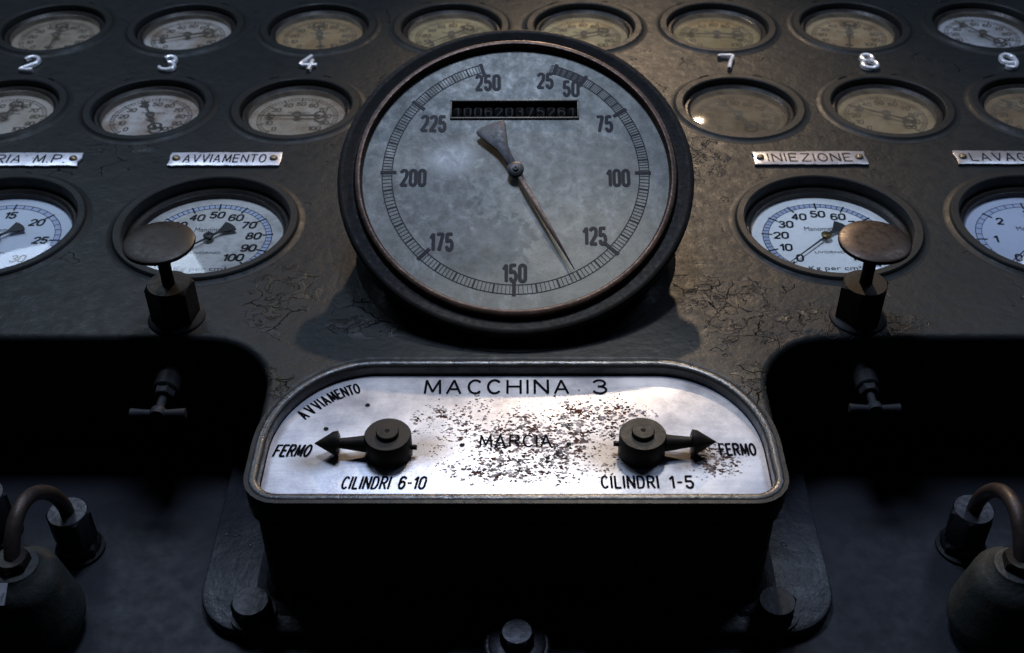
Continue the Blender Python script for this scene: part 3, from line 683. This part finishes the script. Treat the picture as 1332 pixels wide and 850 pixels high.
# ------------------------------------------------------------------ pressure gauges
def needle_mb(R, tipL, tailL, style):
    mb = MB()
    if style == 'big':
        mb.prism([(0, -.006), (R * tipL, -.0015), (R * tipL, .0015), (0, .006)], 0, .005)
        mb.prism([(-.0, -.008), (-.0, .008), (-R * .17, .010), (-R * tailL, .055), (-R * tailL * 1.06, .03), (-R * tailL * 1.08, 0), (-R * tailL * 1.06, -.03), (-R * tailL, -.055), (-R * .17, -.010)][::1], .0005, .0058)
    else:
        mb.prism([(0, -.007), (R * tipL, -.002), (R * tipL, .002), (0, .007)], 0, .005)
        mb.prism([(R * .52, -.008), (R * .60, -.034), (R * .63, -.008), (R * .63, .008), (R * .60, .034), (R * .52, .008)], .0005, .0058)
        mb.prism([(-R * tailL, -.010), (0, -.010), (0, .010), (-R * tailL, .010)], .001, .0062)
        ring = [(-R * tailL + .036 * cos(2 * pi * k / 14) * 1.0, .042 * sin(2 * pi * k / 14)) for k in range(14)]
        mb.ribbon(ring, .020, .0066, closed=True)
    return mb
def gauge(name, label, u, v, big, dmat, ang, nums, scale_blue=False, words=True, rot=0.0, ringmat='ring', glass='glass', grp='pressure gauges set in the panel'):
    g = thing(name, label, 'gauge', PM(u, v, 0), grp)
    if big:
        ro_, ri_, rb, rd, zt, zm, zd = .545, .487, .478, .442, .030, -.050, -.100
    else:
        ro_, ri_, rb, rd, zt, zm, zd = .440, .376, .366, .328, .022, -.030, -.080
    MB().lathe([(ro_ + .035, .0012), (ro_ + .012, .005), (ro_, .012), (ro_ - .004, zt - .006), (ro_ - .012, zt), (ri_ + .010, zt), (ri_ + .002, zt - .006), (ri_, zt - .015), (ri_, zm - .01)], 72).build('mounting_ring', M[ringmat], g)
    MB().lathe([(rb + .006, zm - .016), (rb + .004, zm), (rb - .004, zm + .005), (rb - .018, zm + .005), (rb - .026, zm - .002), (rd, zm - .012), (rd, zd - .004)], 64).build('inner_bezel', M['inner'], g)
    dial = MB().lathe([(0, 0), (rd * .5, 0), (rd + .004, 0)], 64).build('dial', dmat, g, L4(0, 0, zd, rot))
    R = rd
    hgt = .061 if big else .044
    ns = MB(); r1, r2 = R * .835, R * .755
    nn_ = len(nums) - 1
    sub = 10 if len(nums) > 8 else 5
    if big:
        bd = MB(); bd.ribbon(arc(0, 0, (r1 + r2) / 2, (r1 + r2) / 2, 228, -48, 60), r1 - r2, 0, cap=False); bd.build('scale_band', M['band'], dial, L4(0, 0, .0008), smooth=False)
    ns.ribbon(arc(0, 0, r1, r1, 225, -45, 60), .004, 0, cap=False)
    ns.ribbon(arc(0, 0, r2, r2, 225, -45, 60), .003, 0, cap=False)
    for k in range(nn_ * sub + 1):
        a = radians(225 - 270 * k / (nn_ * sub)); mj = k % sub == 0
        if not mj and sub == 10 and k % 2: continue
        q0 = r2 - (R * .05 if mj else 0); q1 = r1 + (R * .02 if mj else 0)
        ns.ribbon([(q0 * cos(a), q0 * sin(a)), (q1 * cos(a), q1 * sin(a))], .010 if mj else .0042, .0006, cap=False)
    ns.build('printed_scale', M['ink'] if big else M['fade'], dial, L4(0, 0, .0018), smooth=False)
    tx = MB()
    for k, s in enumerate(nums):
        a = radians(225 - 270 * k / nn_); rr = R * (.59 if big else .60)
        if len(s) == 3: rr *= .95
        m1, _ = text_mb(s, hgt, .20, .56, .22, .10)
        m1.xf(Matrix.Translation((rr * cos(a), rr * sin(a), 0))); tx.add(m1.v, m1.f)
    tx.build('numerals', M['ink'] if big else M['fade'], dial, L4(0, 0, .002), smooth=False)
    if words:
        k = 1 if big else .72
        w1 = bfont_mb('Manometro', .062 * k, .75); w1.xf(Matrix.Translation((0, .105 * k, 0)))
        w2 = bfont_mb('Kg per cm²', .055 * k, 1.25); w2.xf(Matrix.Translation((0, -.285 * k, 0)))
        w3 = bfont_mb('LIVORNO', .032 * k, 1.3); w3.xf(Matrix.Translation((0, -.13 * k, 0)))
        for w_ in ((w1, w2, w3) if big else (w1,)):
            w_.build('small_lettering', M['inkgrey'], dial, L4(0, 0, .002), smooth=False)
    nd_ = needle_mb(R, .86 if big else .80, .36 if big else .48, 'big' if big else 'small').build('needle', M['needle'], g, L4(0, 0, zd + .022, radians(ang)))
    MB().lathe([(.006, -.02), (.030, .006), (.032, .016), (.024, .022), (.010, .023), (.008, .028), (0, .028)], 20).build('needle_hub', M['brass' if (big and u > 1) else 'needle'], nd_)
    # glass, very slightly domed
    zg = zm - .008; dome = [(rd * math.sin(t) / sin(.30), zg + (cos(t) - cos(.30)) * rd / sin(.30) * .5) for t in [.30 * k / 8 for k in range(9)]]
    MB().lathe([(r, z) for r, z in dome], 48).build('glass', M[glass], g)
    if not big:
        for a, ln in ((118 + random.uniform(-5, 5), .085 + random.uniform(-.02, .02)), (66 + random.uniform(-6, 6), .06 + random.uniform(-.02, .02))):
            r = ro_ + .012
            p = arc(0, 0, r, r, a - degrees_(ln / r / 2), a + degrees_(ln / r / 2), 4)
            mbx = MB().tube([(x, y, .006) for x, y in p], [.006, .012, .010, .013, .006], 6)
            mbx.build('retaining_clip', M['hole'], g)
    return g
def degrees_(x): return x * 180 / pi
H100 = [str(k * 10) for k in range(11)]
H30 = [str(k * 5) for k in range(7)]
H6 = [str(k) for k in range(7)]
gauge('pressure_gauge', 'large white manometer behind the right mushroom knob, its thin pointer resting on 0', 1.831, BIGV, True, dial_mat('dial_white_a', (0.80, 0.80, 0.80), (0.60, 0.60, 0.60), .55, .8, .15, 1), 225, H100)
gauge('pressure_gauge', 'large manometer under the AVVIAMENTO plate, half hidden by the left mushroom knob', -1.831, BIGV, True, dial_mat('dial_white_b', (0.50, 0.49, 0.48), (0.28, 0.26, 0.24), .5, .70, .4, 2), 225, H100)
gauge('pressure_gauge', 'large bluish white manometer with numbers 15 to 30, cut by the left picture edge', -3.1, BIGV, True, dial_mat('dial_white_c', (0.52, 0.57, 0.66), (0.5, 0.5, 0.5), .6, .85, .15, 3), 225, H30)
gauge('pressure_gauge', 'large bluish white manometer under the LAVAGGIO plate, cut by the right picture edge', 3.1, BIGV, True, dial_mat('dial_white_d', (0.46, 0.50, 0.62), (0.5, 0.5, 0.55), .6, .85, .15, 4), 225, H6)
rows_ = [
 (-3.5, TOPV, -90, (.30, .27, .24), (.16, .13, .10), 'small gauge with greyish brown dial above the metal numeral 2'),
 (-2.5, TOPV, 200, (.42, .41, .40), (.24, .18, .13), 'small grey white gauge with sloping pointer above the metal numeral 3'),
 (-1.5, TOPV, -81, (.34, .27, .19), (.24, .16, .10), 'small gauge with tan brown dial and upright pointer above the metal numeral 4'),
 (-.5, TOPV, -140, (.52, .48, .38), (.24, .24, .17), 'small gauge with pale greenish dial, upper left behind the rim of the big dial'),
 (.5, TOPV, 200, (.66, .60, .46), (.34, .27, .17), 'small gauge with creamy bright dial, upper right behind the rim of the big dial'),
 (1.5, TOPV, 177, (.46, .39, .24), (.30, .22, .11), 'small gauge with yellowish dial and level pointer above the metal numeral 7'),
 (2.5, TOPV, 258, (.44, .38, .31), (.30, .20, .13), 'small gauge with beige dial and upright pointer above the metal numeral 8'),
 (3.5, TOPV, 125, (.42, .43, .47), (.28, .28, .28), 'small gauge with cool grey dial and slanting pointer above the metal numeral 9'),
 (-3.5, LOWV, 256, (.46, .45, .46), (.36, .33, .30), 'small pale gauge right below numeral 2, cut by the left picture edge'),
 (-2.5, LOWV, 114, (.50, .48, .47), (.24, .16, .11), 'small white gauge above the AVVIAMENTO plate, pointer near vertical, rust at its left'),
 (-1.5, LOWV, 180, (.46, .42, .38), (.26, .19, .13), 'small off-white gauge below numeral 4 with its pointer lying level'),
 (1.5, LOWV, 115, (.22, .155, .10), (.13, .085, .05), 'small gauge with dark brown stained dial between numeral 7 and the INIEZIONE plate'),
 (2.5, LOWV, 150, (.40, .34, .27), (.24, .17, .11), 'small gauge with tan dial and sloping pointer below the metal numeral 8'),
 (3.5, LOWV, 130, (.24, .18, .13), (.14, .09, .06), 'small brown gauge below numeral 9, cut by the right picture edge'),
]
for k, (u, v, a, c1, c2, lab) in enumerate(rows_):
    gauge('cylinder_gauge', lab, u, v, False, dial_mat('dial_small_%d' % k, c1, c2, .42, .62, .45, k * .37 + .2, 26), a, H100, glass={-3.5: 'glass_dusty', -2.5: 'glass_clear_dusty', 3.5: 'glass_clear_dusty' if v > 8 else 'glass_amber'}.get(u, 'glass_dusty' if (v < 8 and u < 0) else 'glass_amber'), grp='small cylinder pressure gauges in two rows')

# ------------------------------------------------------------------ cast metal numerals screwed to the panel
numerals = {
 '2': [arc(.03, .70, .33, .30, 165, -25, 10) + [(.22, .42), (-.30, .02), (-.18, .06), (.10, .0), (.34, .04)]],
 '3': [arc(.0, .76, .27, .24, 160, -70, 9) + [(-.02, .53), (.05, .53)] + arc(.0, .27, .33, .27, 65, -165, 11)],
 '4': [[(.10, 1.0), (-.14, .68), (-.40, .34), (-.05, .33), (.44, .33)], [(.20, .66), (.15, .30), (.10, -.06)]],
 '7': [[(-.34, .86), (-.30, 1.0), (0, .95), (.36, 1.0), (.12, .55), (-.02, .0)]],
 '8': [arc(0, .76, .25, .24, -90, 250, 16), arc(0, .27, .33, .28, 90, 430, 18)],
 '9': [arc(0, .66, .31, .33, -15, 345, 18), [(.31, .66), (.29, .35), (.12, .05), (-.12, -.02), (-.30, .12)]],
}
for ch, u in (('2', -3.5), ('3', -2.5), ('4', -1.5), ('7', 1.5), ('8', 2.5), ('9', 3.5)):
    mb = MB(); h = .198
    for st in numerals[ch]:
        P = [Vector((x * h * .80, (y - .5) * h, .022)) for x, y in st]
        # densify
        Q = []
        for a, b in zip(P, P[1:]):
            Q += [a, a.lerp(b, .5)]
        Q.append(P[-1]); Q = [Q[0]] + [(Q[i - 1] + Q[i] * 2 + Q[i + 1]) / 4 for i in range(1, len(Q) - 1)] + [Q[-1]]
        mb.tube(Q, .0145, 10)
        mb.tube([(p.x, p.y, .010) for p in Q], .0150, 8)
    o = mb.build('metal_numeral', M['chrome'], None, PM(u, NUMV, 0))
    o['label'] = 'raised shiny metal numeral %s, %s' % (ch, {'2': 'leftmost, near the left picture edge', '3': 'above the gauge whose pointer stands near vertical', '4': 'left of the top of the big dial', '7': 'above the dark brown stained gauge', '8': 'second to the right of the big dial', '9': 'cut close to the right picture edge'}[ch]); o['category'] = 'numeral'; o['group'] = 'metal numerals numbering the cylinders'

# ------------------------------------------------------------------ nameplates
def nameplate(text, u, width, mat, lab, rot=0.0):
    t = thing('nameplate', lab, 'nameplate', PM(u, 6.585, .0, rz=rot), 'engraved nameplates screwed under the small gauges')
    hw, hh = width / 2, .076
    rr = random.Random(len(text) * 7 + int(u * 10)); P = []
    nx = 22
    for k in range(nx + 1): P.append((-hw + width * k / nx, -hh + rr.uniform(-.004, .003)))
    P += [(hw + rr.uniform(-.012, .004), -hh * .4), (hw + rr.uniform(-.01, .006), .02), (hw - .002, hh * .7)]
    for k in range(nx + 1): P.append((hw - width * k / nx, hh + rr.uniform(-.003, .004)))
    P += [(-hw + rr.uniform(-.004, .014), hh * .4), (-hw + rr.uniform(-.003, .012), -.01), (-hw + .004, -hh * .6)]
    MB().prism(P, .002, .018).build('plate', mat, t, bevel=.003)
    mb, tot = text_mb(text, .088, .10, .70, .32)
    mb, tot = text_mb(text, .088, .10, .70, .32, sx=(width - .19) / tot)
    mb.build('lettering', M['ink'], t, L4(0, 0, .0195), smooth=False)
    for s in (-1, 1):
        MB().lathe([(.026, 0), (.026, .006), (.020, .014), (.008, .018), (0, .019)], 18).build('screw', M['screw'], t, L4(s * (hw - .045), 0, .018))
nameplate('AVVIAMENTO', -1.855, .710, M['label_blue'], 'pale metal plate engraved AVVIAMENTO, above the left half-hidden manometer')
nameplate('INIEZIONE', 1.850, .715, M['label_grey'], 'grey metal plate engraved INIEZIONE, above the manometer on the right of the big dial')
nameplate('ARIA M.P.', -3.13, .71, M['label_blue'], 'pale metal plate ending in RIA M.P., cut by the left picture edge')
nameplate('LAVAGGIO', 3.125, .71, M['label_grey'], 'grey metal plate beginning LAVAG, cut by the right picture edge', rot=-.01)

# ------------------------------------------------------------------ mushroom knobs
for sx, lab, m1, m2 in ((-1, 'dark bronze mushroom knob on a hex nut in front of the left manometer', 'bronze2', 'bronze2'), (1, 'warm brown mushroom knob on a hex nut in front of the INIEZIONE manometer', 'bronze', 'bronze2')):
    t = thing('mushroom_knob', lab, 'knob', PM(sx * 1.822, 5.015, 0), 'mushroom knobs under the manometers')
    MB().lathe([(.152, .001), (.150, .010), (.140, .018), (.12, .024), (.04, .025)], 36).build('washer', M['wall'], t)
    mb = MB(); hex_nut(mb, .130, .024, .235, rot=.35 if sx < 0 else .15); mb.build('hex_nut', M['bronze2'], t)
    MB().lathe([(.034, .233), (.032, .30), (.036, .42), (.045, .47), (.05, .48)], 24).build('stem', M['black'], t)
    MB().lathe([(0, .472), (.10, .472), (.168, .476), (.181, .484), (.184, .494), (.181, .503), (.170, .509), (.10, .514), (0, .517)], 64).build('knob_disc', M[m1], t)

# ------------------------------------------------------------------ T-handled cocks under the face
for sx, lab in ((-1, 'small T-handled drain cock in the black recess at left'), (1, 'small T-handled drain cock in the black recess at right')):
    t = thing('drain_cock', lab, 'valve', PM(sx * 1.84, EDGE + .058, -.20) @ Matrix.Rotation(pi / 2, 4, 'X') @ Matrix.Scale(1.16 if sx < 0 else 1.06, 4), 'drain cocks under the panel edge')
    mb = MB(); hex_nut(mb, .12, 0, .05, rot=.3); mb.build('mounting_nut', M['cock'], t)
    MB().lathe([(.075, .05), (.072, .08), (.05, .085), (.048, .13)], 24).build('valve_neck', M['cock'], t)
    MB().lathe([(.05, .13), (.058, .135), (.058, .215), (.050, .222), (.0, .222)], 24).build('valve_body', M['cock'], t)
    mb = MB(); hex_nut(mb, .048, .222, .262, rot=.1); mb.build('gland_nut', M['cock'], t)
    MB().lathe([(.020, .262), (.020, .33), (.034, .345), (.038, .365), (.034, .385), (.0, .392)], 20).build('stem', M['cock'], t)
    MB().tube([(-.125, 0, .365), (-.12, 0, .365), (-.05, 0, .365), (.05, 0, .365), (.12, 0, .365), (.125, 0, .365)], [.018, .025, .019, .019, .025, .018], 14).build('handle', M['cock'], t)

# ------------------------------------------------------------------ pipe unions and valve bodies on the lower deck
def bez(p0, p1, p2, p3, n=18):
    o = []
    for k in range(n + 1):
        t = k / n; o.append(tuple(Vector(p0) * (1 - t) ** 3 + Vector(p1) * 3 * t * (1 - t) ** 2 + Vector(p2) * 3 * t * t * (1 - t) + Vector(p3) * t ** 3))
    return o
def union(u, v, target, lab, g='pipe unions on the lower deck'):
    t = thing('pipe_union', lab, 'pipe union', PM(u, v, -D), g)
    MB().lathe([(.128, .0), (.128, .018), (.11, .026)], 30).build('washer', M['wall'], t)
    mb = MB(); hex_nut(mb, .117, .02, .085, rot=.5); mb.build('lock_nut', M['iron'], t)
    mb = MB(); mb.lathe([(.095, .08), (.095, .11)], 24); hex_nut(mb, .114, .11, .30, rot=.1); mb.build('hex_nut', M['iron'], t)
    tu, tv, tw = target[0] - u, target[1] - v, target[2] + D
    MB().tube(bez((0, 0, .29), (0, .0, .52), (tu * .8, tv * .6, tw + .34), (tu, tv, tw), 22), .037, 14).build('bent_pipe', M['pipe'], t)
    return t
def body(u, v, lab, k=1):
    t = thing('valve_body', lab, 'valve', PM(u, v, -D), 'cast valve bodies on the lower deck')
    MB().lathe([(.17, .0), (.205, .02), (.235, .09), (.240, .13), (.235, .16), (.192, .38), (.182, .415), (.150, .455), (.115, .48), (.108, .498), (.09, .503), (.0, .503)], 48).build('cast_body', M['cast'], t)
    mb = MB(); hex_nut(mb, .080, .50, .555, rot=.4); mb.build('cap_nut', M['bronze2'], t)
    return t
b1 = body(-2.345, 3.63, 'dark cast valve body in the lower left corner')
union(-2.29, 4.13, (-2.345, 3.63, -.31), 'hex pipe union at lower left whose bent brown pipe runs to the corner valve body')
b2 = body(2.335, 3.63, 'dark cast valve body in the lower right corner')
union(2.325, 4.15, (2.335, 3.63, -.31), 'hex pipe union at lower right whose bent brown pipe runs to the corner valve body')
union(-2.76, 4.25, (-2.95, 3.75, -.29), 'hex pipe union cut by the left picture edge at lower left')
union(2.80, 4.25, (2.95, 3.75, -.29), 'hex pipe union cut by the right picture edge at lower right')
MB().prism([(-.07, -.05), (.05, -.05), (.06, .05), (-.07, .05)], 0, .008).build('label_plate', M['label_blue'], b1, Matrix.Translation((-.055 * S, -.145 * S, .462 * S)) @ Matrix.Rotation(.75, 4, 'X'))
# ------------------------------------------------------------------ centre bolt on its bracket
t = thing('bolted_bracket', 'dark bracket with a single hex bolt and round washer at the bottom centre', 'bracket', PM(.005, 3.42, -D))
MB().prism([(-.36, -.6), (.36, -.6), (.36, -.02), (.30, .045), (-.30, .045), (-.36, -.02)], .002, .10).build('bracket_plate', M['flange'], t, bevel=.012)
MB().lathe([(.158, .10), (.155, .17), (.146, .178), (.05, .178)], 40).build('boss', M['flange'], t)
MB().lathe([(.136, .178), (.134, .192), (.124, .198), (.05, .198)], 36).build('washer', M['iron'], t)
mb = MB(); hex_nut(mb, .080, .197, .275, rot=.0); mb.build('bolt', M['iron'], t)
